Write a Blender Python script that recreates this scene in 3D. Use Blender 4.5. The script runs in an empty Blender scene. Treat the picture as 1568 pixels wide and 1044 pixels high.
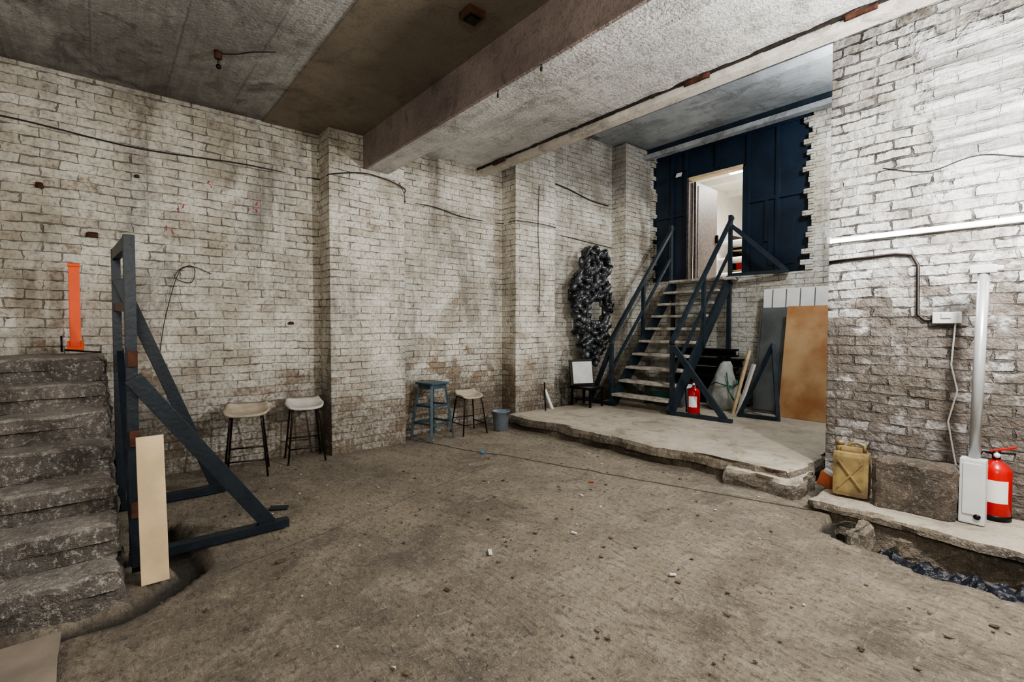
import bpy, bmesh, math, random
from mathutils import Vector, Matrix, Euler, noise
random.seed(7)
S=bpy.context.scene
try:
    S.view_settings.look='AgX - Medium High Contrast'
except Exception: pass
# ------------------------------------------------------------------ materials
class NT:
    def __init__(s,name):
        s.m=bpy.data.materials.new(name); s.m.use_nodes=True
        s.t=s.m.node_tree; s.b=s.t.nodes['Principled BSDF']
    def n(s,typ,**kw):
        x=s.t.nodes.new(typ)
        for k,v in kw.items(): setattr(x,k,v)
        return x
    def put(s,sock,v):
        if isinstance(v,bpy.types.NodeSocket): s.t.links.new(v,sock)
        elif v is not None:
            if isinstance(v,(tuple,list)) and len(v)==3 and sock.type=='RGBA': v=(*v,1)
            sock.default_value=v
    def math(s,op,a,b=None,c=None,clamp=False):
        x=s.n('ShaderNodeMath',operation=op); x.use_clamp=clamp
        s.put(x.inputs[0],a); s.put(x.inputs[1],b)
        if c is not None: s.put(x.inputs[2],c)
        return x.outputs[0]
    def mix(s,f,a,b,blend='MIX'):
        x=s.n('ShaderNodeMixRGB',blend_type=blend)
        s.put(x.inputs[0],f); s.put(x.inputs[1],a); s.put(x.inputs[2],b); return x.outputs[0]
    def noise(s,vec,scale,detail=4,rough=.55,dist=0):
        x=s.n('ShaderNodeTexNoise'); s.put(x.inputs['Vector'],vec)
        x.inputs['Scale'].default_value=scale; x.inputs['Detail'].default_value=detail
        x.inputs['Roughness'].default_value=rough; x.inputs['Distortion'].default_value=dist
        return x.outputs['Fac']
    def ramp(s,v,lo,hi,a=0.,b=1.):
        x=s.n('ShaderNodeMapRange'); x.interpolation_type='SMOOTHSTEP'
        s.put(x.inputs[0],v)
        for i,q in zip((1,2,3,4),(lo,hi,a,b)): s.put(x.inputs[i],q)
        return x.outputs[0]
    def pos(s): return s.n('ShaderNodeNewGeometry').outputs['Position']
    def sep(s,v):
        x=s.n('ShaderNodeSeparateXYZ'); s.put(x.inputs[0],v); return x.outputs
    def comb(s,x,y,z):
        c=s.n('ShaderNodeCombineXYZ'); s.put(c.inputs[0],x); s.put(c.inputs[1],y); s.put(c.inputs[2],z); return c.outputs[0]
    def scale(s,v,k):
        x=s.n('ShaderNodeVectorMath',operation='MULTIPLY'); s.put(x.inputs[0],v); x.inputs[1].default_value=k; return x.outputs[0]
    def bump(s,h,strength=.6,dist=.01):
        x=s.n('ShaderNodeBump'); x.inputs['Strength'].default_value=strength; x.inputs['Distance'].default_value=dist
        s.put(x.inputs['Height'],h); s.put(s.b.inputs['Normal'],x.outputs[0])
    def col(s,c): s.put(s.b.inputs['Base Color'],c)
    def rough(s,r): s.put(s.b.inputs['Roughness'],r)

def simple(name,c,rough=.6,metal=0,var=.25,scale=8,bump=.15,c2=None,emit=None):
    m=NT(name); tc=m.n('ShaderNodeTexCoord').outputs['Object']
    f=m.noise(tc,scale,5)
    f=m.ramp(f,.35,.68)
    dark=c2 if c2 else tuple(x*(1-var) for x in c)
    m.col(m.mix(f,c,dark)); m.rough(rough); m.b.inputs['Metallic'].default_value=metal
    if bump: m.bump(m.noise(tc,scale*5,4),bump,.01)
    if emit:
        m.b.inputs['Emission Color'].default_value=(*emit[0],1); m.b.inputs['Emission Strength'].default_value=emit[1]
    return m.m

def brickmat(name,paint,grime,bare,mortar,bias=.0,z0=.55,zk=.35,bumpd=.022,rough=.55,mort_lo=.001,mort_hi=.009,vis=.85,soot=.55,dist=1.,top=0.,patch=None,kmax=.5,damp=None,dampf=.62):
    m=NT(name); g=m.n('ShaderNodeNewGeometry'); P=g.outputs['Position']; p=m.sep(P); nn=m.sep(g.outputs['True Normal'])
    gx=m.math('GREATER_THAN',m.math('ABSOLUTE',nn[0]),.5)
    u=m.math('ADD',m.math('MULTIPLY',p[0],m.math('SUBTRACT',1,gx)),m.math('MULTIPLY',p[1],gx))
    n1=m.noise(P,1.7,3); n2=m.noise(P,12,4)
    v=m.math('ADD',p[2],m.math('MULTIPLY',m.math('SUBTRACT',n1,.5),.05*dist))
    v=m.math('ADD',v,m.math('MULTIPLY',m.math('SUBTRACT',n2,.5),.024*dist))
    u=m.math('ADD',u,m.math('MULTIPLY',m.math('SUBTRACT',m.noise(P,8,4),.5),.07*dist))
    vec=m.comb(u,v,0)
    b=m.n('ShaderNodeTexBrick'); m.put(b.inputs['Vector'],vec)
    b.inputs['Color1'].default_value=(0,0,0,1); b.inputs['Color2'].default_value=(1,1,1,1); b.inputs['Mortar'].default_value=(.5,.5,.5,1)
    b.inputs['Scale'].default_value=1; b.inputs['Brick Width'].default_value=.252; b.inputs['Row Height'].default_value=.083
    b.inputs['Mortar Smooth'].default_value=.35
    ms=m.ramp(m.noise(P,6,5),.35,.7,mort_lo,mort_hi); m.put(b.inputs['Mortar Size'],ms)
    per=m.sep(b.outputs['Color'])[0]; fac=b.outputs['Fac']
    big=m.noise(P,.9,5,.6); med=m.noise(P,4,6,.65); fine=m.noise(P,30,5,.65)
    k=m.math('MULTIPLY',m.math('SUBTRACT',z0,p[2]),zk)
    k=m.math('MINIMUM',m.math('MAXIMUM',k,-.13),kmax)
    a=m.math('ADD',m.math('ADD',big,m.math('MULTIPLY',m.math('SUBTRACT',med,.5),1.0)),k)
    a=m.math('ADD',a,m.math('ADD',m.math('MULTIPLY',m.math('SUBTRACT',per,.5),.22),bias))
    a=m.math('ADD',a,m.math('MULTIPLY',m.math('SUBTRACT',fine,.5),.30))
    mask=m.ramp(a,.50,.72)
    pc=m.mix(m.ramp(m.noise(P,1.5,7,.68,.3),.40,.64),paint,grime)
    pc=m.mix(m.math('MULTIPLY',m.ramp(fine,.46,.70),.6),pc,tuple(x*.36 for x in grime))
    pc=m.mix(m.math('MULTIPLY',m.ramp(m.noise(P,11,4,.7),.53,.7),.45),pc,tuple(x*.55 for x in grime))
    pc=m.mix(m.math('MULTIPLY',m.ramp(per,.45,1),.25),pc,bare)
    bc=m.mix(m.ramp(fine,.35,.7),bare,tuple(x*.5 for x in bare))
    bc=m.mix(m.math('MULTIPLY',per,.35),bc,tuple(min(1,x*1.9) for x in bare))
    c=m.mix(m.math('MULTIPLY',mask,.88),pc,bc)
    mv=m.math('MULTIPLY',m.ramp(fac,.1,.8),m.ramp(m.noise(P,3.1,5,.7),.32,.6,vis*.35,vis))
    c=m.mix(mv,c,mortar)
    st=m.noise(m.scale(P,(1.3,1.3,.35)),1.4,7,.7,.5)
    c=m.mix(m.math('MULTIPLY',m.ramp(st,.48,.68),soot),c,(.07,.06,.05))
    if damp:   # dirt rising from the floor
        dz=m.math('ADD',p[2],m.math('MULTIPLY',m.math('SUBTRACT',m.noise(P,1.3,6,.7),.5),1.3))
        c=m.mix(m.math('MULTIPLY',m.ramp(dz,damp*.25,damp,dampf,0),m.ramp(fine,.35,.6,.6,1)),c,(.09,.072,.056))
    if top: c=m.mix(m.math('MULTIPLY',m.ramp(m.math('ADD',p[2],m.math('MULTIPLY',med,1.0)),top,top+.9),.65),c,(.06,.055,.05))
    h=m.math('ADD',m.math('MULTIPLY',m.math('SUBTRACT',1,fac),.7),m.math('ADD',m.math('MULTIPLY',fine,.35),m.math('MULTIPLY',med,.7)))
    h=m.math('ADD',h,m.math('MULTIPLY',per,.35)); h=m.math('ADD',h,m.math('MULTIPLY',n2,.5))
    if patch:
        x0,z1,z2=patch   # smeared whitewash over the brick for x>x0 and z1<z<z2
        wx=m.math('ADD',p[0],m.math('MULTIPLY',m.math('SUBTRACT',med,.5),.9)); wz=m.math('ADD',p[2],m.math('MULTIPLY',m.math('SUBTRACT',m.noise(P,2.3,5,.7),.5),.9))
        pm=m.math('MULTIPLY',m.ramp(wx,x0,x0+.15),m.math('MULTIPLY',m.ramp(wz,z1,z1+.12),m.ramp(wz,z2,z2+.15,1,0)))
        sm_=m.noise(m.scale(P,(1.0,1,10)),1.3,5,.6,.35)
        pcol=m.mix(m.ramp(sm_,.44,.60),(.84,.85,.86),(.36,.355,.35))
        pcol=m.mix(m.math('MULTIPLY',m.ramp(fine,.52,.7),.45),pcol,(.2,.185,.17))
        c=m.mix(m.math('MULTIPLY',pm,.75),c,pcol)
        h=m.math('ADD',m.math('MULTIPLY',h,m.math('SUBTRACT',1,m.math('MULTIPLY',pm,.3))),m.math('MULTIPLY',pm,m.math('MULTIPLY',m.math('SUBTRACT',1,sm_),1.6)))
    m.col(c); m.rough(m.ramp(fine,.3,.7,rough-.12,rough+.2))
    m.bump(h,1,bumpd); return m.m

def concrete(name,c1,c2,c3=None,boards=None,bump=.5,bd=.012,spots=0,rough=.8,sc=1.,stain=.55,scorch=None):
    m=NT(name); P=m.pos(); p=m.sep(P)
    a=m.noise(P,.8*sc,7,.65,.4); b=m.noise(P,5*sc,6,.7); f=m.noise(P,40*sc,4,.6)
    c=m.mix(m.ramp(a,.38,.62),c1,c2)
    c=m.mix(m.math('MULTIPLY',m.ramp(b,.48,.70),stain),c,c3 or tuple(x*.5 for x in c1))
    c=m.mix(m.math('MULTIPLY',m.ramp(m.noise(P,1.9*sc,8,.75,1.2),.52,.64),stain),c,tuple(x*.3 for x in c2))
    c=m.mix(m.math('MULTIPLY',m.ramp(f,.52,.72),.4),c,tuple(x*.35 for x in c1))
    h=m.math('ADD',m.math('MULTIPLY',b,.8),m.math('MULTIPLY',f,.35))
    if boards:
        w=m.n('ShaderNodeTexBrick'); w.offset=.37
        v=m.comb(m.math('ADD',p[0],m.math('MULTIPLY',b,.06)),m.math('ADD',p[1],m.math('MULTIPLY',b,.04)),0)
        m.put(w.inputs['Vector'],v); w.inputs['Scale'].default_value=1
        w.inputs['Brick Width'].default_value=boards[0]; w.inputs['Row Height'].default_value=boards[1]
        w.inputs['Mortar Size'].default_value=.007; w.inputs['Color1'].default_value=(0,0,0,1); w.inputs['Color2'].default_value=(1,1,1,1); w.inputs['Mortar'].default_value=(.5,.5,.5,1)
        c=m.mix(m.math('MULTIPLY',m.sep(w.outputs['Color'])[0],.35),c,tuple(x*.55 for x in c1))
        c=m.mix(m.math('MULTIPLY',w.outputs['Fac'],m.ramp(a,.4,.6,.1,.6)),c,tuple(x*.25 for x in c1))
        h=m.math('SUBTRACT',h,m.math('MULTIPLY',w.outputs['Fac'],.5))
        bs=m.noise(m.scale(P,(1,14,1)),1.5,6,.7,.3); c=m.mix(m.math('MULTIPLY',m.ramp(bs,.5,.68),.4),c,tuple(x*.35 for x in c1)); h=m.math('ADD',h,m.math('MULTIPLY',bs,.8))
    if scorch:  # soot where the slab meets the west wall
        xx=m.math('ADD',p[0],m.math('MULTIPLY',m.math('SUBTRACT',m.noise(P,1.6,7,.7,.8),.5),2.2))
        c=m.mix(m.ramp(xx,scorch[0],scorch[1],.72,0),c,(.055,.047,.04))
    if spots:
        c=m.mix(m.math('MULTIPLY',m.ramp(m.noise(P,34,6,.8),.53,.60),spots),c,(.60,.56,.50))
    m.col(c); m.rough(rough); m.bump(h,bump,bd); return m.m

def floormat():
    m=NT('dusty_concrete_floor'); P=m.pos(); p=m.sep(P)
    a=m.noise(P,.7,7,.62,.5); b=m.noise(P,3.3,8,.72); f=m.noise(P,26,6,.72); g=m.noise(P,90,3,.6)
    c=m.mix(m.ramp(a,.36,.66),(.34,.285,.21),(.22,.185,.142))
    c=m.mix(m.math('MULTIPLY',m.ramp(b,.45,.66),.6),c,(.44,.38,.295))
    c=m.mix(m.math('MULTIPLY',m.ramp(m.noise(P,1.4,8,.78,.8),.49,.63),.65),c,(.125,.102,.08))
    c=m.mix(m.math('MULTIPLY',m.ramp(f,.50,.64),.65),c,(.095,.076,.058))
    c=m.mix(m.math('MULTIPLY',m.ramp(g,.60,.72),.6),c,(.62,.55,.45))
    sc=m.noise(m.scale(P,(2.2,9,1)),3,6,.75,1.5)
    c=m.mix(m.math('MULTIPLY',m.ramp(sc,.56,.64),.55),c,(.08,.065,.05))
    sc2=m.noise(m.scale(P,(7,2,1)),2.4,7,.78,2.0)
    c=m.mix(m.math('MULTIPLY',m.ramp(sc2,.56,.63),.5),c,(.50,.44,.345))
    vo=m.n('ShaderNodeTexVoronoi'); vo.feature='DISTANCE_TO_EDGE'
    wob=m.n('ShaderNodeVectorMath',operation='MULTIPLY_ADD')
    nz=m.n('ShaderNodeTexNoise'); m.put(nz.inputs['Vector'],P); nz.inputs['Scale'].default_value=2.5; nz.inputs['Detail'].default_value=8
    m.put(wob.inputs[0],nz.outputs['Color']); wob.inputs[1].default_value=(1.2,1.2,0); m.put(wob.inputs[2],P)
    m.put(vo.inputs['Vector'],wob.outputs[0]); vo.inputs['Scale'].default_value=.8
    cr=m.ramp(vo.outputs['Distance'],.0,.010,1,0)
    cr=m.math('MULTIPLY',cr,m.ramp(m.noise(P,1.3,4),.46,.60))
    cr=m.math('MULTIPLY',m.math('MULTIPLY',cr,m.ramp(f,.42,.6)),.5)
    def line(x1,y1,x2,y2,w,x_lo,x_hi):
        L=math.hypot(x2-x1,y2-y1); nx,ny=-(y2-y1)/L,(x2-x1)/L; d=-(nx*x1+ny*y1)
        q=m.math('ADD',m.math('ADD',m.math('MULTIPLY',p[0],nx),m.math('MULTIPLY',p[1],ny)),d)
        q=m.math('ADD',q,m.math('MULTIPLY',m.math('SUBTRACT',b,.5),.05))
        q=m.ramp(m.math('ABSOLUTE',q),w*.3,w,1,0)
        q=m.math('MULTIPLY',q,m.math('GREATER_THAN',p[0],x_lo)); return m.math('MULTIPLY',q,m.math('LESS_THAN',p[0],x_hi))
    j=line(-5.15,3.33,-1.5,4.42,.022,-5.9,-1.2)
    j2=line(-3.4,.55,-4.3,3.6,.010,-4.3,-3.4)
    cr=m.math('MAXIMUM',cr,m.math('MAXIMUM',j,m.math('MULTIPLY',j2,.4)))
    c=m.mix(m.math('MULTIPLY',cr,.85),c,(.045,.036,.028))
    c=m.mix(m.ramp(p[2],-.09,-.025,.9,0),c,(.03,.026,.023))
    m.col(c); m.rough(m.ramp(b,.3,.7,.55,.9))
    h=m.math('ADD',m.math('MULTIPLY',b,1.4),m.math('MULTIPLY',f,.8)); h=m.math('ADD',h,m.math('MULTIPLY',g,.2)); h=m.math('SUBTRACT',h,m.math('MULTIPLY',sc,.6)); h=m.math('ADD',h,m.math('MULTIPLY',sc2,.4))
    h=m.math('SUBTRACT',h,m.math('MULTIPLY',cr,.8)); m.bump(h,1,.036); return m.m

M={}
M['brickL']=brickmat('painted_brick_left',(.76,.725,.64),(.45,.41,.335),(.24,.17,.11),(.095,.074,.057),bias=-.05,z0=1.0,zk=.25,vis=.85,top=3.85,soot=.58,damp=1.25,dampf=.75)
M['brickR']=brickmat('painted_brick_right',(.70,.69,.67),(.37,.345,.31),(.125,.10,.08),(.022,.019,.016),bias=.04,z0=1.95,zk=.34,kmax=.17,bumpd=.05,rough=.34,mort_lo=.002,mort_hi=.015,vis=.95,soot=.6,dist=1.2,patch=(-1.0,2.55,3.75),damp=2.0,dampf=.6)
M['brickB']=brickmat('painted_brick_back',(.66,.64,.58),(.40,.36,.28),(.2,.155,.1),(.08,.065,.05),bias=.0,z0=.6,zk=.3,top=4.6)
M['floor']=floormat()
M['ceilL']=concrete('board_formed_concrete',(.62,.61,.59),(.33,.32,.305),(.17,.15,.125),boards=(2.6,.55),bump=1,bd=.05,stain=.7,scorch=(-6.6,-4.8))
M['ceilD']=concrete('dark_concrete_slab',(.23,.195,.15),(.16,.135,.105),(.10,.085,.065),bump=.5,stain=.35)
M['ceilM']=concrete('whitewashed_concrete',(.86,.85,.83),(.58,.57,.56),(.38,.35,.31),bump=1,bd=.035,boards=(3.4,1.1),stain=.55)
M['ceilR']=concrete('grey_concrete_planks',(.30,.31,.32),(.17,.18,.185),(.10,.095,.09),boards=(3.4,.6),bump=.6,bd=.02)
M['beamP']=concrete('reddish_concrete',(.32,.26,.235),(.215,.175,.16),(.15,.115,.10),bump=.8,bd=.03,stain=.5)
M['beamW']=concrete('light_concrete',(.72,.68,.62),(.50,.46,.40),(.33,.28,.23),bump=.5)
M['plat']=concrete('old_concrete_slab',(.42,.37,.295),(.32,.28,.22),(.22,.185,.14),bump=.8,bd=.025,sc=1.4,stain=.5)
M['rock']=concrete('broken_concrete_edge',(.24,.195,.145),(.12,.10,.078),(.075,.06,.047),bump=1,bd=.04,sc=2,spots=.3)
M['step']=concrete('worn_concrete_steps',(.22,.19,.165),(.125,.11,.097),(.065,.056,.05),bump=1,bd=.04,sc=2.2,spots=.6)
M['steptop']=concrete('worn_concrete_treads_lightened',(.37,.335,.295),(.235,.21,.185),(.12,.10,.085),bump=1,bd=.04,sc=2.2,spots=.65)  # lighter copy of the step concrete, tread contrast put into the colour
M['navy']=simple('navy_paint',(.010,.018,.028),.42,0,.4,6,.25)
M['navyw']=simple('navy_sheet_metal',(.009,.019,.036),.38,.1,.4,2,.3)
M['steelb']=simple('slate_blue_steel',(.028,.043,.058),.4,.3,.35,9,.15)
M['black']=simple('black_metal',(.012,.012,.014),.4,.5,.3,9,.1)
M['tread']=simple('worn_metal_tread',(.50,.46,.40),.5,.1,.4,12,.3)
M['wood']=simple('pine_board',(.72,.55,.33),.6,0,.3,3,.2)
M['ply']=simple('stained_plywood',(.50,.33,.17),.55,0,.5,1.6,.2,c2=(.33,.14,.05))
M['greysheet']=simple('grey_sheet',(.12,.13,.13),.5,.1,.4,3,.2)
M['white']=simple('white_paint',(.78,.77,.74),.45,0,.12,5,.05)
M['whitep']=simple('white_plastic',(.60,.61,.60),.35,0,.15,5,.05)
M['polem']=simple('pale_grey_pole',(.50,.51,.52),.3,.35,.15,5,.05)
M['orange']=simple('orange_plastic',(1.0,.11,.004),.4,0,.1,5,.05)
M['red']=simple('red_enamel',(.50,.005,.005),.25,0,.2,5,.02)
M['beige']=simple('beige_seat',(.50,.43,.33),.55,0,.3,10,.1)
M['beige2']=simple('cream_seat',(.62,.60,.54),.5,0,.2,10,.1)
M['dkmetal']=simple('brown_black_tube',(.045,.035,.03),.4,.7,.4,12,.1)
M['stoolblue']=simple('blue_grey_enamel',(.07,.12,.155),.4,.3,.4,12,.1)
M['galv']=simple('grey_bucket_plastic',(.22,.26,.30),.4,.2,.3,9,.05)
M['jerry']=simple('dirty_olive_plastic',(.30,.22,.09),.45,0,.55,7,.15,c2=(.13,.09,.045))
M['rust']=simple('rusted_iron',(.10,.04,.022),.8,.2,.5,14,.5)
M['gap']=simple('dark_joint',(.035,.028,.022),.9,0,.5,14,.5)
M['stone']=concrete('weathered_stone',(.13,.10,.075),(.075,.06,.048),(.06,.048,.038),bump=1,bd=.03,sc=2.5,spots=.2)
M['wire']=simple('black_cable',(.02,.02,.02),.5,0,.1,5,0)
M['wirew']=simple('white_cable',(.65,.65,.62),.5,0,.1,5,0)
M['lamp']=simple('lit_tube',(.9,.9,.9),.4,0,0,5,0,emit=((1,.98,.95),25))
M['tubew']=simple('white_tube_lit',(.9,.9,.9),.4,0,0,5,0,emit=((.95,.97,1),14))
M['brown']=simple('brown_door_board',(.085,.065,.058),.55,0,.6,22,.1)
M['bag']=simple('pale_sack',(.40,.41,.38),.6,0,.4,6,.3)
M['green']=simple('green_rope',(.03,.16,.10),.6,0,.3,10,.1)
M['roomw']=simple('back_room_white',(.78,.76,.70),.6,0,.1,2,.05)
M['blue']=simple('blue_plastic',(.05,.2,.5),.4,0,.2,5,.05)
M['leaf']=simple('dry_debris',(.12,.085,.055),.8,0,.5,5,.1)
M['paper']=simple('paper_scrap',(.62,.60,.55),.7,0,.2,5,.05)
M['film']=simple('black_plastic_film',(.012,.014,.022),.18,0,.3,14,.8)
M['card']=simple('dusty_cardboard',(.27,.225,.18),.8,0,.3,3,.2)
M['terra']=simple('terracotta',(.5,.14,.06),.8,0,.4,8,.3)
M['redp']=simple('red_spray_paint',(.6,.03,.05),.6,0,.3,8,.1)
def foil():
    m=NT('crumpled_dark_foil'); tc=m.n('ShaderNodeTexCoord').outputs['Object']
    f=m.noise(tc,7,5,.6); m.col(m.mix(m.ramp(f,.40,.68),(.02,.021,.024),(.16,.165,.175)))
    m.b.inputs['Metallic'].default_value=.45; m.rough(.2); m.bump(m.noise(tc,13,4,.6),.5,.02); return m.m
M['foil']=foil()
# ------------------------------------------------------------------ mesh builder
def nz(v,s,seed=0):
    return noise.noise(Vector((v[0]*s+seed*7.3,v[1]*s-seed*3.1,v[2]*s+seed*1.7)))
class MB:
    def __init__(s): s.bm=bmesh.new(); s.mats=[]
    def mi(s,mat):
        mat=M[mat] if isinstance(mat,str) else mat
        if mat not in s.mats: s.mats.append(mat)
        return s.mats.index(mat)
    def raw(s,vs,fs,mat,smooth=False):
        i=s.mi(mat); V=[s.bm.verts.new(v) for v in vs]
        for f in fs:
            try:
                F=s.bm.faces.new([V[k] for k in f]); F.material_index=i; F.smooth=smooth
            except ValueError: pass
        return V
    def box(s,c,d,mat,rot=(0,0,0),bev=0):
        t=bmesh.new(); bmesh.ops.create_cube(t,size=1)
        for v in t.verts: v.co=Vector((v.co.x*d[0],v.co.y*d[1],v.co.z*d[2]))
        if bev: bmesh.ops.bevel(t,geom=t.edges[:],offset=bev,segments=2,affect='EDGES',profile=.7)
        R=Euler(rot).to_matrix() if not isinstance(rot,Matrix) else rot
        t.verts.index_update()
        s.raw([R@v.co+Vector(c) for v in t.verts],[[v.index for v in f.verts] for f in t.faces],mat); t.free()
    def bb(s,x0,x1,y0,y1,z0,z1,mat,bev=0):
        s.box(((x0+x1)/2,(y0+y1)/2,(z0+z1)/2),(x1-x0,y1-y0,z1-z0),mat,bev=bev)
    def beam(s,p1,p2,w,h,mat,up=(0,0,1),bev=.003):
        p1=Vector(p1);p2=Vector(p2); z=(p2-p1); L=z.length; z.normalize()
        u=Vector(up)
        if abs(z.dot(u))>.99: u=Vector((1,0,0))
        x=u.cross(z).normalized(); y=z.cross(x)
        R=Matrix((x,y,z)).transposed(); s.box((p1+p2)/2,(w,h,L),mat,R,bev)
    def tube(s,pts,r,mat,seg=10,r2=None,cap=True):
        pts=[Vector(p) for p in pts]; n=len(pts); vs=[];fs=[]
        t0=(pts[1]-pts[0]).normalized(); a=Vector((0,0,1)) if abs(t0.z)<.9 else Vector((1,0,0))
        x=t0.cross(a).normalized()
        for i,p in enumerate(pts):
            t=(pts[min(i+1,n-1)]-pts[max(i-1,0)]).normalized()
            x=(x-t*x.dot(t)).normalized(); y=t.cross(x)
            rr=r if r2 is None else r+(r2-r)*i/(n-1)
            for k in range(seg):
                an=2*math.pi*k/seg; vs.append(p+(x*math.cos(an)+y*math.sin(an))*rr)
        for i in range(n-1):
            for k in range(seg):
                k2=(k+1)%seg; fs.append((i*seg+k,i*seg+k2,(i+1)*seg+k2,(i+1)*seg+k))
        if cap: fs.append(tuple(range(seg))[::-1]); fs.append(tuple((n-1)*seg+k for k in range(seg)))
        s.raw(vs,fs,mat,True)
    def lathe(s,prof,c,mat,seg=28):
        vs=[];fs=[];n=len(prof)
        for r,z in prof:
            for k in range(seg):
                a=2*math.pi*k/seg; vs.append((c[0]+r*math.cos(a),c[1]+r*math.sin(a),c[2]+z))
        for i in range(n-1):
            for k in range(seg):
                k2=(k+1)%seg; fs.append((i*seg+k,i*seg+k2,(i+1)*seg+k2,(i+1)*seg+k))
        s.raw(vs,fs,mat,True)
    def ball(s,c,r,mat,sub=2,rot=None):
        t=bmesh.new(); bmesh.ops.create_icosphere(t,subdivisions=sub,radius=1); t.verts.index_update()
        r=(r,r,r) if not isinstance(r,(tuple,list)) else r
        R=Euler(rot).to_matrix() if rot else Matrix.Identity(3)
        s.raw([R@Vector((v.co.x*r[0],v.co.y*r[1],v.co.z*r[2]))+Vector(c) for v in t.verts],[[v.index for v in f.verts] for f in t.faces],mat,True); t.free()
    def rough(s,x0,x1,y0,y1,z0,z1,mat,step=.06,amp=.02,seed=0,edge=0,topflat=.35,mat_top=None):
        nx=max(1,round((x1-x0)/step)); ny=max(1,round((y1-y0)/step)); nzz=max(2,round((z1-z0)/step))
        idx={};vs=[]
        def V(i,j,k):
            if (i,j,k) in idx: return idx[(i,j,k)]
            p=Vector((x0+(x1-x0)*i/nx,y0+(y1-y0)*j/ny,z0+(z1-z0)*k/nzz))
            d=Vector((nz(p,4,seed),nz(p,4,seed+5),nz(p,4,seed+9)))*amp+Vector((nz(p,13,seed+2),nz(p,13,seed+3),nz(p,13,seed+4)))*amp*.6
            if k==nzz: d.z*=topflat
            if k==0: d.z*=.1
            q=p.copy()
            if edge:
                e=(nz((p.x,p.y,seed),1.1,seed)+.5*nz((p.x,p.y,p.z),3.5,seed+1))*edge
                if j==0: q.y+=e
                if i==nx: q.x-=e
            cnt=(i in(0,nx))+(j in(0,ny))+(k==nzz)
            if cnt>=2:
                w=amp*(.5+.9*abs(nz(p,6,seed+11)))
                if k==nzz: q.z-=w*.8
                if j==0: q.y+=w
                if i==nx: q.x-=w
                if i==0: q.x+=w
            idx[(i,j,k)]=len(vs); vs.append(q+d); return idx[(i,j,k)]
        side=[];top=[]
        for i in range(nx):
            for j in range(ny):
                top.append((V(i,j,nzz),V(i+1,j,nzz),V(i+1,j+1,nzz),V(i,j+1,nzz)))
        for i in range(nx):
            for k in range(nzz):
                side.append((V(i,0,k),V(i+1,0,k),V(i+1,0,k+1),V(i,0,k+1)))
                side.append((V(i+1,ny,k),V(i,ny,k),V(i,ny,k+1),V(i+1,ny,k+1)))
        for j in range(ny):
            for k in range(nzz):
                side.append((V(0,j+1,k),V(0,j,k),V(0,j,k+1),V(0,j+1,k+1)))
                side.append((V(nx,j,k),V(nx,j+1,k),V(nx,j+1,k+1),V(nx,j,k+1)))
        i0=s.mi(mat); i1=s.mi(mat_top or mat); W=[s.bm.verts.new(v) for v in vs]
        for fs_,ii in ((side,i0),(top,i1)):
            for f in fs_:
                F=s.bm.faces.new([W[k] for k in f]); F.material_index=ii; F.smooth=False
    def obj(s,name,loc=None,rotz=0):
        me=bpy.data.meshes.new(name); s.bm.normal_update(); s.bm.to_mesh(me); s.bm.free()
        for m in s.mats: me.materials.append(m)
        o=bpy.data.objects.new(name,me); S.collection.objects.link(o)
        if loc: o.location=loc
        o.rotation_euler=(0,0,rotz); return o
# ------------------------------------------------------------------ shell
XL=-6.0; YB=8.3; XE=3.0; YS=-3.6
def segd(px,py,a,b):
    ax,ay=a;bx,by=b; L=(bx-ax)**2+(by-ay)**2; t=max(0,min(1,((px-ax)*(bx-ax)+(py-ay)*(by-ay))/L))
    return math.hypot(px-ax-t*(bx-ax),py-ay-t*(by-ay))
def sm(x,a,b):
    t=max(0,min(1,(x-a)/(b-a))); return t*t*(3-2*t)
gut=[(-3.24,-1.6),(-3.26,.08),(-3.62,.42),(-4.5,.33)]
def floorh(x,y):
    n=lambda s,k=0: noise.noise(Vector((x*s,y*s,k)))
    z=.012*n(.9)+.008*n(3.2,2)+.005*n(11,5)
    w=.06*n(3,8)+.05*n(9,4)
    yl=3.84+w+max(0,(-.75-x))*.45
    if x>-1.36 and y>yl-.1:
        t=sm(y,yl-.03,yl+.035)*sm(x+w,-1.34,-1.22)
        z-=t*(.36+.05*n(7,3))
    if x<-3 and y<1.2:
        d=min(segd(x,y,gut[i],gut[i+1]) for i in range(3))+.05*n(4,6)
        z-=.085*(1-sm(d,.05,.12))
    return z
b=MB(); st=.045; nx=int((XE-XL+.3)/st); ny=int((YB+.3-YS)/st); vs=[];fs=[]
for j in range(ny+1):
    for i in range(nx+1):
        x=XL-.15+i*st; y=YS-.1+j*st; vs.append((x,y,floorh(x,y)))
for j in range(ny):
    for i in range(nx):
        a=j*(nx+1)+i; fs.append((a,a+1,a+nx+2,a+nx+1))
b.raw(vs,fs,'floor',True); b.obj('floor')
b=MB()
b.bb(XL-.35,XL,YS,YB,-.1,5.0,'brickL')
for (y0,y1,zt) in ((2.03,2.98,3.85),(4.83,5.67,4.9),(7.52,8.3,4.9)):
    b.bb(XL-.05,-5.67,y0,y1,-.1,zt,'brickL',bev=.012)
b.obj('wall_left')
b=MB()
b.bb(XL,XE,YB,YB+.35,-.1,2.36,'brickB')
b.bb(-2.80,XE,YB,YB+.35,2.36,4.95,'brickB')
random.seed(3)
z=2.37
while z<4.78:
    e=random.choice((0,.06,.12,.03))+random.uniform(-.02,.02)
    b.bb(-2.80-.03-e,-2.78,YB-.01,YB+.2,z,z+.075,'brickB',bev=.006)
    e=random.choice((0,.05,.1))
    b.bb(-5.75,-5.66+e*.6,YB-.01,YB+.2,z,z+.075,'brickB',bev=.006)
    z+=.083
b.obj('wall_back')
b=MB()
yb=YB+.12
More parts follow.
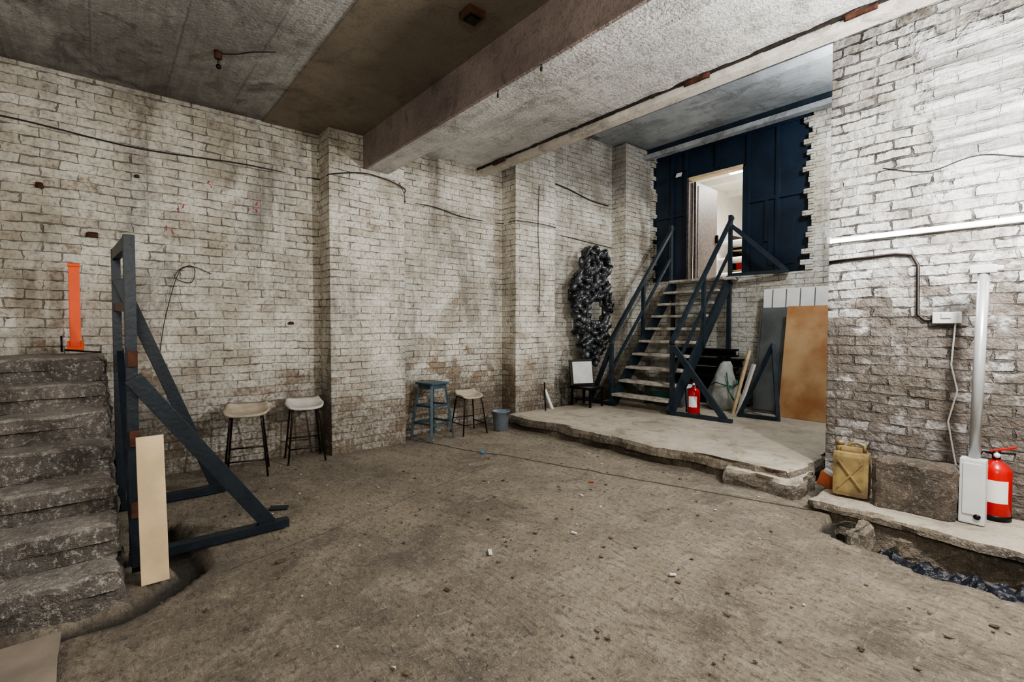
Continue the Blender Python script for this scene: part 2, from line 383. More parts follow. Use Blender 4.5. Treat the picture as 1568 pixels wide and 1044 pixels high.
b.bb(-5.72,-4.93,yb,yb+.05,2.36,4.8,'navyw'); b.bb(-3.86,-2.7,yb,yb+.05,2.36,4.8,'navyw'); b.bb(-4.93,-3.86,yb,yb+.05,4.25,4.8,'navyw')
for x in (-5.68,-5.25,-4.97,-3.82,-3.35,-2.86): b.bb(x-.03,x+.03,yb-.04,yb,2.36,4.8,'navyw',bev=.005)
for z in (2.4,3.6,4.75):
    b.bb(-5.7,-4.97,yb-.035,yb,z-.03,z+.03,'navyw',bev=.004); b.bb(-3.82,-2.86,yb-.035,yb,z-.03,z+.03,'navyw',bev=.004)
b.bb(-4.97,-3.82,yb-.035,yb,4.72,4.78,'navyw')
b.bb(-4.4,-4.34,yb-.04,yb,4.3,4.75,'navyw')
b.bb(-3.55,-3.5,yb-.03,yb,2.9,3.6,'navyw'); b.bb(-3.5,-3.1,yb-.012,yb,2.5,3.25,'navyw',bev=.004)
b.bb(-5.6,-5.35,yb-.012,yb,2.5,3.2,'navyw',bev=.004)
b.obj('wall_partition_navy')
b=MB(); b.bb(-5.95,-1.6,YB-.12,YB+.3,4.80,4.92,'navy',bev=.01); b.bb(-5.95,-1.6,YB-.24,YB-.1,4.70,4.78,'ceilR'); b.obj('trim_lintel')
# door
b=MB()
for x in (-4.95,-3.88): b.bb(x-.03,x+.05,YB+.08,YB+.24,2.36,4.25,'brown' if x<-4 else 'navyw',bev=.006)
b.bb(-4.92,-3.86,YB+.08,YB+.24,4.20,4.25,'wood',bev=.006)
a=math.radians(94); hx,hy=-4.86,YB+.22
R=Euler((0,0,a)).to_matrix(); c=Vector((hx,hy,3.27))+R@Vector((.46,0,0))
b.box(c,(.92,.05,1.84),'brown',R,bev=.006)
b.box(c+R@Vector((0,-.03,.0)),(.78,.012,1.7),'brown',R,bev=.004)
b.box(c+R@Vector((.38,-.06,-.05)),(.05,.05,.16),'black',R,bev=.01)
b.obj('door_1')
b=MB(); b.bb(-1.60,XE,5.15,5.55,-.1,4.95,'brickR',bev=.01); b.obj('wall_right')
b=MB(); b.bb(XE,XE+.3,YS,YB,-.1,5.0,'brickB'); b.obj('wall_east')
b=MB(); b.bb(XL-.3,XE+.3,YS-.3,YS,-.1,5.0,'brickB'); b.obj('wall_south')
b=MB()
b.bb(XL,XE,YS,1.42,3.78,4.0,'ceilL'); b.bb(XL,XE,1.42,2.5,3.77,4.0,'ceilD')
b.bb(XL,XE,2.7,4.4,3.86,4.1,'ceilM'); b.bb(XL,XE,4.4,YB,4.92,5.1,'ceilR')
b.bb(XL+.35,XE,6.6,6.85,4.80,4.93,'ceilR'); b.obj('ceiling')
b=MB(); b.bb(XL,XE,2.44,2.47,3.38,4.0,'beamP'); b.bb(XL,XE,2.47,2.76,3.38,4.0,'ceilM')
b.obj('concrete_beam')
b=MB(); b.bb(XL,XE,4.35,4.50,3.76,5.05,'beamW',bev=.008); b.rough(XL,XE,4.338,4.352,3.82,3.865,'gap',step=.03,amp=.012); b.obj('concrete_beam')
# back room
b=MB()
b.bb(-6,-1.5,YB+.36,13,2.2,2.34,'roomw'); b.bb(-6,-1.5,13,13.1,2.2,5,'roomw'); b.bb(-6.1,-6,YB+.36,13,2.2,5,'roomw'); b.bb(-1.5,-1.4,YB+.36,13,2.2,5,'roomw'); b.bb(-6,-1.5,YB+.36,13,4.85,5,'roomw')
for y in (9.6,10.8,12): b.bb(-6,-1.5,y,y+.08,4.72,4.85,'white')
b.obj('wall_back_room')
b=MB()
for z in (2.75,3.1,3.5): b.bb(-6.0,-5.3,11.4,12.95,z,z+.03,'white')
for z in (2.9,3.4): b.bb(-6.0,-3.2,12.3,12.8,z,z+.03,'wood')
for x in (-5.98,-5.2,-4.2,-3.2): b.bb(x-.02,x+.02,12.3,12.8,2.34,3.8,'dkmetal')
random.seed(5)
for z in (2.93,3.43,2.36):
    x=-5.9
    while x<-3.4:
        w=random.uniform(.12,.3); b.bb(x,x+w,12.35,12.7,z,z+random.uniform(.15,.36),random.choice(('red','wood','black','white','orange','wood','blue','terra')),bev=.01); x+=w+.05
b.obj('storage_shelf')
b=MB(); b.bb(-4.9,-3.9,9.9,10.0,4.62,4.68,'lamp',bev=.01); b.bb(-4.95,-3.85,9.88,10.02,4.68,4.72,'white'); b.tube([(-4.4,9.95,4.72),(-4.4,9.95,4.85)],.01,'white'); b.obj('ceiling_tube_light')
# ------------------------------------------------------------------ platform and ledge
b=MB()
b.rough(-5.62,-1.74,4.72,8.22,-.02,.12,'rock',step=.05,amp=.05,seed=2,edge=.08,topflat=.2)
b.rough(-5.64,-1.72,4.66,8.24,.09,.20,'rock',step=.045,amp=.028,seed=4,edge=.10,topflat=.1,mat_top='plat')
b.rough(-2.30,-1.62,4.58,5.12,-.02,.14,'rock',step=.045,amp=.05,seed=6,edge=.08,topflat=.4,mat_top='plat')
b.obj('concrete_platform')
b=MB()
b.rough(-1.45,XE-.02,4.44,5.10,-.4,.02,'rock',step=.05,amp=.05,seed=8,edge=.05)
b.rough(-1.5,XE-.02,4.40,5.11,.03,.10,'rock',step=.045,amp=.028,seed=9,edge=.08,topflat=.15,mat_top='plat')
b.rough(-.60,1.6,4.26,4.36,-.3,-.13,'stone',step=.05,amp=.03,seed=19)
b.obj('concrete_ledge')
b=MB(); random.seed(11)
for i in range(260):
    x=random.uniform(-1.15,1.2); y=random.uniform(3.95,4.40); s=random.uniform(.012,.045)
    b.ball((x,y,floorh(x,y)+s*.5+.02),(s,s*random.uniform(.5,1),s*.6),random.choice(('rock','stone','leaf','leaf','rock','paper','leaf')),1,(random.random()*3,random.random()*3,random.random()*3))
n=18; vs=[];fs=[]
for j in range(n+1):
    for i in range(n*3+1):
        x=-1.0+1.6*i/(n*3); y=4.0+.34*j/n; vs.append((x,y,-.14+.08*nz((x,y,0),8,3)+.06*nz((x,y,0),20,4)))
for j in range(n):
    for i in range(n*3): a=j*(n*3+1)+i; fs.append((a,a+1,a+n*3+2,a+n*3+1))
b.raw(vs,fs,'film')
b.rough(-1.12,-1.04,3.95,4.38,-.2,.05,'rock',step=.03,amp=.035,seed=15)
b.obj('trench_rubble')
# ------------------------------------------------------------------ concrete stairs
b=MB()
for i in range(7):
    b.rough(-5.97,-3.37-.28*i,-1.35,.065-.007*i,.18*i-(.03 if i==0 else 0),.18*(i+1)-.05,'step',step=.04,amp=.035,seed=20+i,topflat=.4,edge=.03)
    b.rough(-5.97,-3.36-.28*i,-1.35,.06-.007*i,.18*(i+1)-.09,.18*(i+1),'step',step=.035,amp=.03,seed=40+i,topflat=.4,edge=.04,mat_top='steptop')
b.obj('concrete_staircase')
b=MB()
b.beam((-3.90,.145,0),(-3.90,.145,2.07),.06,.08,'navy')
b.beam((-3.97,.14,.9),(-3.97,.14,2.05),.04,.07,'navy')
b.beam((-3.86,.11,.045),(-3.86,1.05,.045),.07,.06,'navy')
b.beam((-3.86,.15,1.18),(-3.86,.92,.06),.05,.10,'navy')
b.beam((-5.1,.105,0),(-5.1,.105,2.12),.06,.08,'navy')
b.beam((-5.06,.12,1.88),(-5.06,.78,.05),.05,.09,'navy')
b.beam((-5.06,.10,.045),(-5.06,.85,.045),.06,.07,'navy')
b.beam((-3.9,.14,2.02),(-5.1,.105,2.08),.05,.08,'navy')
b.beam((-3.9,.14,1.62),(-5.1,.105,1.66),.04,.06,'navy')
b.beam((-3.65,.14,.05),(-5.1,.12,1.3),.045,.06,'navy')
for z in (.35,.8,1.3): b.box((-3.855,.15,z),(.035,.05,.10),'rust',bev=.004)
b.obj('timber_railing_frame')
b=MB(); b.beam((-3.52,.22,.0),(-3.66,.215,.84),.135,.03,'wood',up=(1,0,0),bev=.002)
b.obj('pine_plank')
b=MB(); b.rough(-3.18,-2.55,-.95,-.17,.015,.035,'card',step=.1,amp=.006,seed=3); b.obj('cardboard_sheet')
b=MB()
b.box((-5.80,-.17,1.68),(.03,.075,.74),'orange',(0,-.02,0.0),bev=.006)
b.box((-5.80,-.17,2.04),(.05,.085,.03),'orange',bev=.008); b.box((-5.78,-.17,1.31),(.12,.11,.03),'orange',bev=.008)
b.box((-5.78,-.215,1.33),(.10,.015,.09),'orange',bev=.004); b.box((-5.78,-.125,1.33),(.10,.015,.09),'orange',bev=.004)
b.tube([(-5.7,-.24,1.30),(-5.72,-.1,1.28),(-5.8,.0,1.27)],.008,'black')
b.tube([(-5.75,-.26,1.28),(-5.75,-.26,1.42)],.007,'black')
b.obj('orange_warning_stand')
# ------------------------------------------------------------------ stools
def tube_stool(name,loc,h,seat,rot,sw=.40,sd=.34):
    b=MB(); n=14; vs=[];fs=[]
    def P(i,j,o):
        u=-1+2*i/n; v=-1+2*j/n
        x=u*math.sqrt(1-.32*v*v); y=v*math.sqrt(1-.32*u*u)
        z=h-.03+.06*max(0,v)**2.2-.025*(1-x*x)*(1-y*y)+.02*abs(u)**3-(.02*max(0,-v)**3)
        return (x*sw/2,y*sd/2,z-o)
    for o in (0,.022):
        for j in range(n+1):
            for i in range(n+1): vs.append(P(i,j,o))
    N=(n+1)**2
    for j in range(n):
        for i in range(n):
            a=j*(n+1)+i; fs.append((a,a+1,a+n+2,a+n+1)); fs.append((N+a,N+a+n+1,N+a+n+2,N+a+1))
    for i in range(n):
        for (p,q) in ((i,i+1),((n)*(n+1)+i+1,n*(n+1)+i),((i+1)*(n+1),i*(n+1)),(i*(n+1)+n,(i+1)*(n+1)+n)):
            fs.append((q,p,N+p,N+q))
    b.raw(vs,fs,seat,True)
    t=.13; f=.19; corners=[(-1,-1),(1,-1),(1,1),(-1,1)]
    for sx,sy in corners:
        b.tube([(sx*t,sy*t*.9,h-.055),(sx*(t+.01),sy*t,h-.12),(sx*f,sy*f*.95,.01)],.010,'dkmetal')
        b.ball((sx*f,sy*f*.95,.012),.014,'dkmetal',1)
    b.tube([(sx*t,sy*t*.9,h-.06) for sx,sy in corners+corners[:1]],.009,'dkmetal')
    q=.3; r=f-(f-t)*q
    for k in range(4):
        a=corners[k]; c=corners[(k+1)%4]; b.tube([(a[0]*r,a[1]*r*.95,q*h*.85+ (0 if k!=2 else .06)),(c[0]*r,c[1]*r*.95,q*h*.85+(0 if k!=2 else .06))],.008,'dkmetal')
    return b.obj(name,loc,rot)
tube_stool('bar_stool',(-5.52,1.12,0),.68,'beige',math.radians(75),.43,.36)
tube_stool('bar_stool',(-5.70,1.74,0),.66,'beige2',math.radians(80))
tube_stool('bar_stool',(-5.68,3.97,0),.57,'beige',math.radians(85),.36,.32)
b=MB(); h=.76
b.box((0,0,h-.015),(.32,.32,.03),'stoolblue',bev=.012); b.box((0,0,h-.055),(.27,.27,.06),'stoolblue',bev=.008)
for sx in (-1,1):
    for sy in (-1,1): b.beam((sx*.12,sy*.12,h-.03),(sx*.2,sy*.2,0),.035,.03,'stoolblue')
for z,q in ((.22,.178),(.45,.152)):
    for sx,sy,tx,ty in ((-1,-1,1,-1),(1,-1,1,1),(1,1,-1,1),(-1,1,-1,-1)): b.beam((sx*q,sy*q,z),(tx*q,ty*q,z),.018,.026,'stoolblue')
b.obj('metal_stool',(-5.72,3.40,0),math.radians(12))
b=MB(); b.lathe([(.0,.005),(.095,.005),(.10,.012),(.125,.27),(.135,.275),(.135,.285),(.12,.283),(.095,.02),(0,.018)],(0,0,0),'galv')
b.tube([(.132*math.cos(t),-.09*math.sin(t),.265-.07*math.sin(t)) for t in [math.pi*k/12 for k in range(13)]],.004,'dkmetal')
b.obj('bucket',(-5.52,4.42,0),.5)
# ------------------------------------------------------------------ hanging sculpture
out=[(0,123),(-9,120),(-15,110),(-16,98),(-12,90),(-22,84),(-30,72),(-33,58),(-33,40),(-31,24),(-26,8),(-24,-8),(-22,-25),(-17,-40),(-10,-54),(-2,-61),(6,-60),(13,-50),(20,-34),(25,-18),(28,0),(30,16),(33,34),(34,52),(31,66),(24,74),(27,84),(29,96),(26,108),(16,116),(8,122)]
def inside(x,y):
    c=False;n=len(out)
    for i in range(n):
        x1,y1=out[i];x2,y2=out[(i+1)%n]
        if (y1>y)!=(y2>y) and x<(x2-x1)*(y-y1)/(y2-y1)+x1: c=not c
    return c
random.seed(21); b=MB()
def hole(x,y,k=1): return ((x-8)/(12*k))**2+((y-24)/(18*k))**2<1
for gy in range(-58,122,4):
    for gx in range(-34,36,4):
        if inside(gx*1.10,gy*1.03-1) and not hole(gx,gy): b.ball((gx*.0128,0,gy*.01123),(.048,.04,.048),'foil',2)
cnt=0; placed=[]
tries=0
while cnt<120 and tries<6000:
    tries+=1
    x=random.uniform(-34,35); y=random.uniform(-61,123)
    if not inside(x*1.12,y*1.03-1) or hole(x,y,1.25): continue
    side=-1 if tries<4000 else 1
    if any(q[2]==side and (q[0]-x)**2+(q[1]-y)**2<49 for q in placed): continue
    placed.append((x,y,side))
    r=random.uniform(4.2,6.6); an=random.uniform(-1.3,1.3)
    b.ball((x*.0128,side*.075,y*.01123),(r*.0095,r*.0145,r*random.uniform(.013,.018)),'foil',3,(random.uniform(-.2,.2),an,0)); cnt+=1
b.tube([(0,.0,1.30),(0,.33,1.34)],.015,'foil'); b.tube([(-.1,.0,.8),(-.1,.33,.82)],.015,'foil')
o=b.obj('hanging_sculpture',(-5.62,6.47,1.5),math.radians(72))
rm=o.modifiers.new('remesh','REMESH'); rm.mode='VOXEL'; rm.voxel_size=.012; rm.use_smooth_shade=True
# ------------------------------------------------------------------ steel staircase
b=MB(); zp=.2; y0,y1=6.38,8.20; z1=2.34
xl,xr=-5.08,-4.02
for x in (xl,xr):
    b.beam((x,y0+.02,zp+.02),(x,y1,z1-.04),.19,.05,'steelb',up=(1,0,0))
N=10
for i in range(1,N+1):
    z=zp+(z1-zp)*i/N; y=y0+(y1-y0)*(i-.5)/N
    b.box(((xl+xr)/2,y+.01,z-.02),(xr-xl-.04,.24,.04),'tread',bev=.005)
b.box((-4.5,8.17,z1-.03),(1.2,.22,.05),'tread',bev=.004)
for x in (xl-.03,xr+.03):
    for t in (0,.5,1.0):
        y=y0+(y1-y0)*t+(.04 if t==0 else 0) - (.06 if t==1 else 0); z=zp+(z1-zp)*t
        b.beam((x,y,z if t==0 else z-.1),(x,y,z+1.03),.055,.055,'steelb')
    b.beam((x,y0,zp+1.05),(x,y1,z1+1.0),.06,.05,'steelb')
    b.beam((x,y0,zp+.55),(x,y1,z1+.5),.04,.04,'steelb')
b.beam((xr+.05,y0+.04,zp+1.0),(-3.22,y0+.10,zp+.03),.05,.08,'steelb')
b.beam((xr-.05,y0+.05,zp+.03),(-3.12,y0+.10,zp+.03),.06,.05,'steelb')
b.beam((xr+.05,y1-.05,z1+.85),(-3.15,y1+.03,z1+.05),.045,.07,'steelb')
b.beam((xr+.05,y1-.05,z1+.03),(-3.1,y1+.03,z1+.03),.05,.05,'steelb')
b.beam((xl-.05,y0+.04,zp+.95),(-5.60,y0+.1,zp+.03),.05,.07,'steelb')
b.beam((xl+.05,y0+.05,zp+.03),(-5.62,y0+.1,zp+.03),.06,.05,'steelb')
for x in (xl,xr): b.beam((x,y1-.02,zp),(x,y1-.02,z1),.06,.06,'steelb')
b.obj('steel_staircase')
def extinguisher(name,loc,k=1,rot=0):
    b=MB(); r=.078*k; h=.36*k
    b.lathe([(0,0),(r*.9,0),(r,.015),(r,h*.85),(r*.85,h*.95),(r*.4,h*1.03),(.02*k,h*1.06),(.02*k,h*1.12),(0,h*1.12)],(0,0,0),'red')
    vs=[];fs=[]
    for i in range(9):
        a=-2.3+i*.18
        for z in (h*.32,h*.72): vs.append((r*1.02*math.cos(a),r*1.02*math.sin(a),z))
    for i in range(8): fs.append((2*i,2*i+2,2*i+3,2*i+1))
    b.raw(vs,fs,'white',True)
    b.tube([(0,0,h*1.08),(0,0,h*1.22)],.022*k,'black'); b.beam((-.03*k,0,h*1.2),(.09*k,0,h*1.32),.02*k,.012*k,'red'); b.beam((-.03*k,0,h*1.18),(.09*k,0,h*1.2),.02*k,.01*k,'black')
    b.ball((0,-.025*k,h*1.15),.02*k,'white',1)
    b.tube([(-.02*k,0,h*1.17),(-.07*k,-.02*k,h*1.2),(-.105*k,-.02*k,h*1.0),(-.1*k,-.02*k,h*.6),(-.09*k,-.02*k,h*.3)],.009*k,'black')
    b.tube([(-.09*k,-.02*k,h*.3),(-.09*k,-.02*k,h*.1)],.012*k,'black')
    b.lathe([(r*.95,-.001),(r*1.03,.0),(r*1.03,.03*k),(r*1.0,.032*k)],(0,0,0),'black')
    return b.obj(name,loc,rot)
extinguisher('fire_extinguisher',(-3.78,6.66,.2),1.1,.3)
extinguisher('fire_extinguisher',(-.448,4.98,.105),1.12,.2)
b=MB(); b.lathe([(0,0),(.16,.0),(.22,.06),(.24,.22),(.20,.42),(.13,.58),(.09,.70),(.05,.76),(.0,.77)],(0,0,0),'bag',24)
b.tube([(.22*math.cos(t),.22*math.sin(t),.42+.03*math.sin(3*t)) for t in [k*.52 for k in range(13)]],.010,'green'); b.tube([(.08,-.16,.6),(.18,-.18,.3),(.24,-.08,.05)],.010,'green')
o=b.obj('white_sack',(-3.74,7.50,.2))
for v in o.data.vertices:
    d=.09*nz(v.co,5,2); v.co.x+=d; v.co.y+=.08*nz(v.co,6,5); v.co.z+=.05*nz(v.co,6,8)*(v.co.z>.05)
b=MB()
for z,w in ((.0,1.3),(.16,1.2),(.32,1.25),(.48,1.1),(.64,1.2),(.8,1.1)):
    b.bb(-4.9,-4.9+w,7.88,8.1,.2+z,.2+z+.03,'black',bev=.004); b.bb(-4.9,-4.9+w,7.88,8.1,.2+z+.10,.2+z+.13,'black',bev=.004); b.bb(-4.9,-4.9+w,7.97,8.0,.2+z,.2+z+.13,'black')
b.obj('stacked_steel_sections')
b=MB(); b.bb(-4.95,-4.25,7.1,7.5,.2,.5,'greysheet',bev=.01); b.bb(-4.97,-4.23,7.08,7.52,.5,.54,'white',bev=.008); b.bb(-4.75,-4.45,7.07,7.1,.3,.42,'green',bev=.005); b.obj('storage_crate')
b=MB(); b.box((-2.42,7.62,.2+.80),(1.02,.02,1.62),'ply',(math.radians(-10),0,0)); b.obj('plywood_sheet')
b=MB(); b.box((-3.08,7.76,.2+.80),(.56,.02,1.60),'greysheet',(math.radians(-9),0,0)); b.box((-3.08,7.745,.2+.80),(.50,.012,1.52),'greysheet',(math.radians(-9),0,0),bev=.003); b.obj('grey_metal_sheet')
b=MB(); b.box((-2.90,8.10,1.16),(1.08,.03,1.88),'white',(math.radians(-5),0,0),bev=.003)
for x in (-3.3,-3.1,-2.9,-2.7,-2.5): b.box((x,8.08,1.16),(.008,.012,1.86),'greysheet',(math.radians(-5),0,0))
b.obj('corrugated_white_panel')
b=MB(); b.beam((-3.46,7.20,.2),(-3.30,7.36,1.15),.05,.04,'wood'); b.beam((-3.38,7.18,.2),(-3.22,7.34,.95),.09,.03,'white'); b.obj('leaning_timber_offcuts')
b=MB(); b.beam((-3.30,7.05,.2),(-2.98,7.40,1.25),.05,.05,'steelb'); b.beam((-2.78,7.1,.2),(-2.98,7.40,1.25),.05,.05,'steelb'); b.beam((-3.30,7.05,.23),(-2.78,7.1,.23),.05,.05,'steelb'); b.obj('steel_trestle')
b=MB(); b.bb(-5.6,-5.15,5.95,6.3,.48,.52,'black',bev=.005)
for x in (-5.57,-5.18):
    for y in (5.98,6.27): b.beam((x,y,.2),(x,y,.5),.03,.03,'black')
b.bb(-5.57,-5.18,5.98,6.27,.3,.32,'black'); b.obj('low_side_table')
b=MB(); b.box((-5.50,6.12,.74),(.05,.42,.42),'dkmetal',(0,math.radians(-10),math.radians(-20)),bev=.006); b.box((-5.47,6.115,.74),(.03,.36,.36),'whitep',(0,math.radians(-10),math.radians(-20)),bev=.006); b.obj('framed_white_panel')
b=MB(); b.tube([(-5.45,5.25,.2),(-5.58,5.35,.62)],.012,'black'); b.beam((-5.50,5.45,.2),(-5.64,5.42,.5),.05,.02,'white'); b.obj('leaning_rods')
b=MB(); b.box((-4.98,8.2,4.28),(.13,.05,.10),'black',(math.radians(-25),0,0),bev=.01); b.box((-4.98,8.17,4.275),(.11,.012,.08),'whitep',(math.radians(-25),0,0)); b.tube([(-4.98,8.22,4.3),(-4.98,8.4,4.4)],.012,'black'); b.obj('floodlight')
# ------------------------------------------------------------------ right ledge objects
b=MB()
b.box((0,0,.19),(.25,.17,.36),'jerry',bev=.035)
b.box((0,0,.385),(.15,.09,.05),'jerry',bev=.02)
for sgn in (-1,1):
    b.beam((-.08,sgn*.088,.08),(.08,sgn*.088,.30),.02,.012,'jerry'); b.beam((.08,sgn*.088,.08),(-.08,sgn*.088,.30),.02,.012,'jerry')
b.tube([(-.02,0,.38),(-.02,0,.43),(.03,0,.445),(.08,0,.43),(.085,0,.37)],.014,'jerry'); b.tube([(-.085,0,.36),(-.085,0,.43)],.03,'jerry',16); b.tube([(-.085,0,.42),(-.085,0,.45)],.034,'jerry',16)
b.obj('jerrycan',(-1.27,4.72,.105),math.radians(8))
b=MB(); b.rough(-.25,.25,-.1,.1,0,.38,'stone',step=.035,amp=.025,seed=31,topflat=.8); b.obj('stone_block',(-.86,4.72,.105),math.radians(4))
b=MB(); b.box((0,0,.23),(.14,.10,.46),'whitep',bev=.012); b.box((0,-.053,.25),(.10,.01,.36),'whitep',bev=.004); b.tube([(.03,-.06,.06),(.03,-.05,.06)],.02,'black')
b.tube([(0,.02,.46),(.02,.04,1.78)],.032,'polem',16); b.box((.02,.04,1.80),(.14,.08,.06),'whitep',bev=.012); b.tube([(-.06,.04,1.80),(.12,.04,1.80)],.02,'whitep')
b.obj('white_floor_stand',(-.54,4.74,.105),0)
b=MB(); b.box((0,0,.06),(.12,.08,.12),'terra',(0,.3,.2),bev=.01); b.box((.02,-.01,.13),(.08,.05,.03),'whitep',(0,.5,0),bev=.006)
o=b.obj('broken_orange_brick',(-1.48,4.82,.11))
b=MB(); random.seed(14)
for i in range(60):
    x=random.uniform(-1.55,-1.36); y=random.uniform(4.92,5.12); s=random.uniform(.02,.05)
    b.ball((x,y,.11+random.random()*.10),(s,s*.8,s*.6),random.choice(('stone','rock','leaf')),1,(random.random()*3,random.random(),0))
b.obj('rubble_heap')
b=MB(); b.tube([(-1.575,5.09,2.27),(-.05,5.09,2.285)],.015,'tubew',14)
b.bb(-1.58,-.04,5.11,5.15,2.255,2.30,'whitep',bev=.004)
for x in (-1.58,-.05): b.bb(x-.012,x+.012,5.07,5.15,2.25,2.31,'whitep',bev=.003)
b.obj('wall_tube_lamp')
b=MB(); b.tube([(-1.59,5.134,2.09),(-1.1,5.134,2.11),(-.99,5.13,2.09),(-.95,5.13,2.0),(-.945,5.13,1.6),(-.90,5.13,1.55),(-.83,5.13,1.555)],.013,'dkmetal')
b.box((-.76,5.115,1.57),(.17,.06,.09),'whitep',bev=.008); b.box((-.76,5.085,1.585),(.06,.02,.04),'whitep',bev=.005)
b.tube([(-.71,5.12,1.53),(-.73,5.13,1.2),(-.69,5.13,1.0),(-.74,5.13,.75),(-.70,5.12,.5),(-.66,5.08,.3),(-.62,5.0,.12)],.006,'wirew')
b.obj('junction_box_conduit')
def cable(name,pts,r=.007,mat='wire'):
    P=[Vector(p) for p in pts]; out_=[]
    for i in range(len(P)-1):
        p0=P[max(i-1,0)];p1=P[i];p2=P[i+1];p3=P[min(i+2,len(P)-1)]
        for k in range(8):
            t=k/8; out_.append(.5*((2*p1)+(p2-p0)*t+(2*p0-5*p1+4*p2-p3)*t*t+(3*p1-p0-3*p2+p3)*t**3))
    out_.append(P[-1]); b=MB(); b.tube(out_,r,mat,6); return b.obj(name)
cable('wall_cable',[(-5.985,-3,3.28),(-5.985,-1.5,3.25),(-5.985,-.6,3.28),(-5.985,.3,3.22),(-5.985,1.2,3.26),(-5.985,2.01,3.25),(-5.655,2.05,3.24),(-5.655,2.5,3.33),(-5.655,2.97,3.24),(-5.985,3.1,3.18),(-5.985,3.6,3.17),(-5.985,4.1,3.10),(-5.985,4.8,3.10),(-5.655,4.87,3.10),(-5.655,5.65,3.10),(-5.985,5.75,3.1),(-5.985,6.6,3.05),(-5.985,7.5,3.0)])
cable('wall_cable',[(-5.985,.45,1.25),(-5.97,.5,1.6),(-5.97,.62,2.05),(-5.97,.75,2.1),(-5.97,.72,1.95),(-5.97,.58,2.0),(-5.97,.7,2.12),(-5.97,.9,2.05)],.004)
cable('wall_cable',[(-5.655,2.9,3.3),(-5.64,2.97,3.1),(-5.985,3.05,2.9),(-5.985,3.0,2.6)],.005)
cable('wall_cable',[(-5.985,5.8,3.95),(-5.985,6.3,3.9),(-5.985,6.9,3.8),(-5.985,7.4,3.78)],.012)
cable('wall_cable',[(-1.2,5.14,2.85),(-.9,5.13,2.75),(-.6,5.13,2.8),(-.2,5.13,2.7),(.4,5.13,2.8)],.004)
cable('wall_cable',[(-5.655,5.3,3.7),(-5.655,5.28,3.0),(-5.655,5.32,2.3),(-5.655,5.3,1.7)],.005)
cable('hanging_hook',[(-3.1,2.46,3.38),(-3.1,2.45,3.33),(-3.08,2.44,3.31),(-3.07,2.44,3.33)],.006)
cable('hanging_hook',[(-2.6,2.46,3.38),(-2.6,2.45,3.34),(-2.58,2.44,3.32),(-2.57,2.44,3.34)],.006)
cable('ceiling_cable',[(-4.73,.79,3.76),(-4.6,.9,3.74),(-4.45,1.0,3.73),(-4.4,1.15,3.76)],.005)
b=MB(); b.tube([(0,0,0),(0,0,-.06)],.03,'rust',12); b.tube([(0,0,-.05),(.01,0,-.12)],.008,'wire'); b.ball((.01,0,-.13),.022,'black',2); b.obj('ceiling_lamp_socket',(-4.73,.79,3.78))
b=MB(); b.box((0,0,-.02),(.14,.14,.05),'rust',bev=.006); b.box((0,0,-.05),(.09,.09,.03),'black',bev=.006); b.obj('rusty_ceiling_plate',(-2.95,2.1,3.77))
b=MB()
for (x,y,w) in ((-2.6,4.33,.26),(-5.6,4.33,.3),(-1.3,4.33,.25)): b.rough(x,x+w,y-.015,y+.005,3.79,3.85,'rust',step=.03,amp=.015,seed=int(w*100))
b.obj('rust_patch_brackets')
b=MB()
for (y,z,w,h_) in ((-.04,2.35,.09,.05),(-.39,2.74,.05,.05),(1.69,1.54,.06,.03),(.3,2.95,.04,.03)):
    b.rough(-6.0,-5.965,y-w/2,y+w/2,z-h_/2,z+h_/2,'rust',step=.015,amp=.01,seed=int(z*10))
b.obj('rusty_wall_anchors')
b=MB(); random.seed(4)
for (y,z) in ((.645,2.70),(1.33,2.83),(1.34,2.76),(.55,2.45),(.9,3.0)):
    for k in range(2):
        w=random.uniform(.006,.014); b.box((-5.996,y+random.uniform(-.03,.03),z+random.uniform(-.04,.04)),(.004,w,random.uniform(.02,.05)),'redp',(random.uniform(-.5,.5),0,0),bev=.001)
b.obj('red_paint_marks')
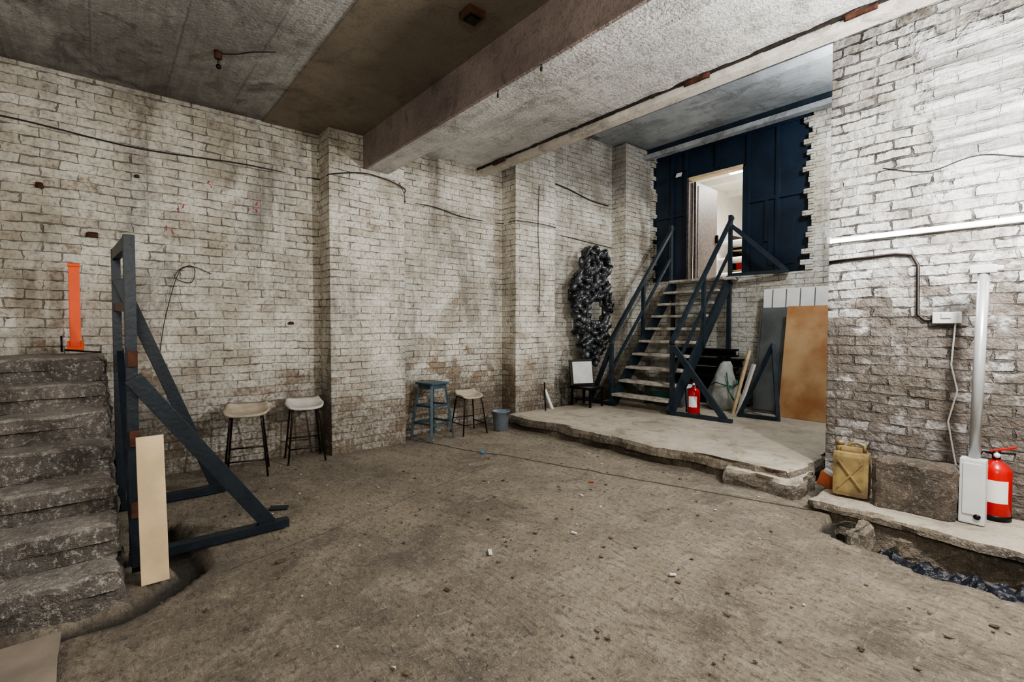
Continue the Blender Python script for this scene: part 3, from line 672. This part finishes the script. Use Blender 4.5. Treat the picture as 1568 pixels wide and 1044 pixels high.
# debris
b=MB(); random.seed(33)
for i in range(420):
    x=random.uniform(-5.8,1.5); y=random.uniform(.1,4.5)
    if x<-3.3 and y<.5: continue
    if x>-1.4 and y>3.7: continue
    s=random.choice((.004,.006,.008,.010,.013)); a=random.random()*6.28; z=floorh(x,y)+.002
    pts=[]
    n=random.choice((3,4,5))
    for k in range(n):
        an=a+6.283*k/n; rr=s*random.uniform(.5,1.4); pts.append((x+rr*math.cos(an)*1.5,y+rr*math.sin(an),z+random.uniform(.001,.006)))
    top=[(p[0],p[1],p[2]+.004) for p in pts]
    fs=[tuple(range(n,2*n))]+[(k,(k+1)%n,(k+1)%n+n,k+n) for k in range(n)]
    b.raw(pts+top,fs,random.choice(('leaf','leaf','leaf','rock','stone','paper')))
for (x,y,w,h_,m) in ((-2.55,1.95,.08,.025,'paper'),(-4.65,3.45,.09,.04,'blue'),(-4.3,1.1,.14,.08,'navy'),(-3.1,3.6,.05,.02,'terra'),(-3.3,.85,.06,.03,'leaf'),(-2.4,2.6,.04,.02,'paper'),(-1.6,2.6,.04,.02,'paper')):
    b.box((x,y,floorh(x,y)+.012),(w,h_,.010),m,(0.05,.05,random.random()*3),bev=.003)
b.obj('floor_debris')
# ------------------------------------------------------------------ lights
def area(name,loc,target,sx,sy,e,c=(1,1,1)):
    l=bpy.data.lights.new(name,'AREA'); l.shape='RECTANGLE'; l.size=sx; l.size_y=sy; l.energy=e; l.color=c
    o=bpy.data.objects.new(name,l); S.collection.objects.link(o); o.location=loc
    o.rotation_euler=(Vector(target)-Vector(loc)).to_track_quat('-Z','Y').to_euler(); return o
def pt(name,loc,e,r=.12,c=(1,1,1)):
    l=bpy.data.lights.new(name,'POINT'); l.energy=e; l.shadow_soft_size=r; l.color=c
    o=bpy.data.objects.new(name,l); S.collection.objects.link(o); o.location=loc; return o
pt('lamp_mid_bay',(.1,3.55,2.75),450,.10,(1,.985,.955))
pt('fill_front_bay',(.8,-.2,2.3),185,.20,(1,.965,.91))  # added fill beside the camera, out of view, brightens ceiling and walls
pt('fill_front_bay_west',(-2.2,-2.0,2.4),55,.2,(1,.96,.91))  # second added fill behind the camera, lifts the left side
pt('fill_rear_bay',(-1.7,6.7,4.1),270,.12,(.93,.97,1))  # unseen light added for the rear bay, hidden behind the right wall
area('lamp_back_room',(-4.0,10.2,4.55),(-4.0,10.2,0),1.2,.5,230,(1,.97,.9))
area('lamp_right_tube',(-.8,5.02,2.25),(-.8,4.3,1.0),1.4,.05,14,(.92,.96,1))
W=bpy.data.worlds.new('world'); S.world=W; W.use_nodes=True; W.node_tree.nodes['Background'].inputs[0].default_value=(.5,.52,.55,1); W.node_tree.nodes['Background'].inputs[1].default_value=.3
# ------------------------------------------------------------------ camera
cd=bpy.data.cameras.new('camera'); cam=bpy.data.objects.new('camera',cd); S.collection.objects.link(cam)
cam.location=(0,0,1.5); cam.rotation_euler=(math.radians(90-1.68),0,math.radians(50)); cd.sensor_width=36; cd.lens=17.24; cd.clip_start=.05
S.camera=cam
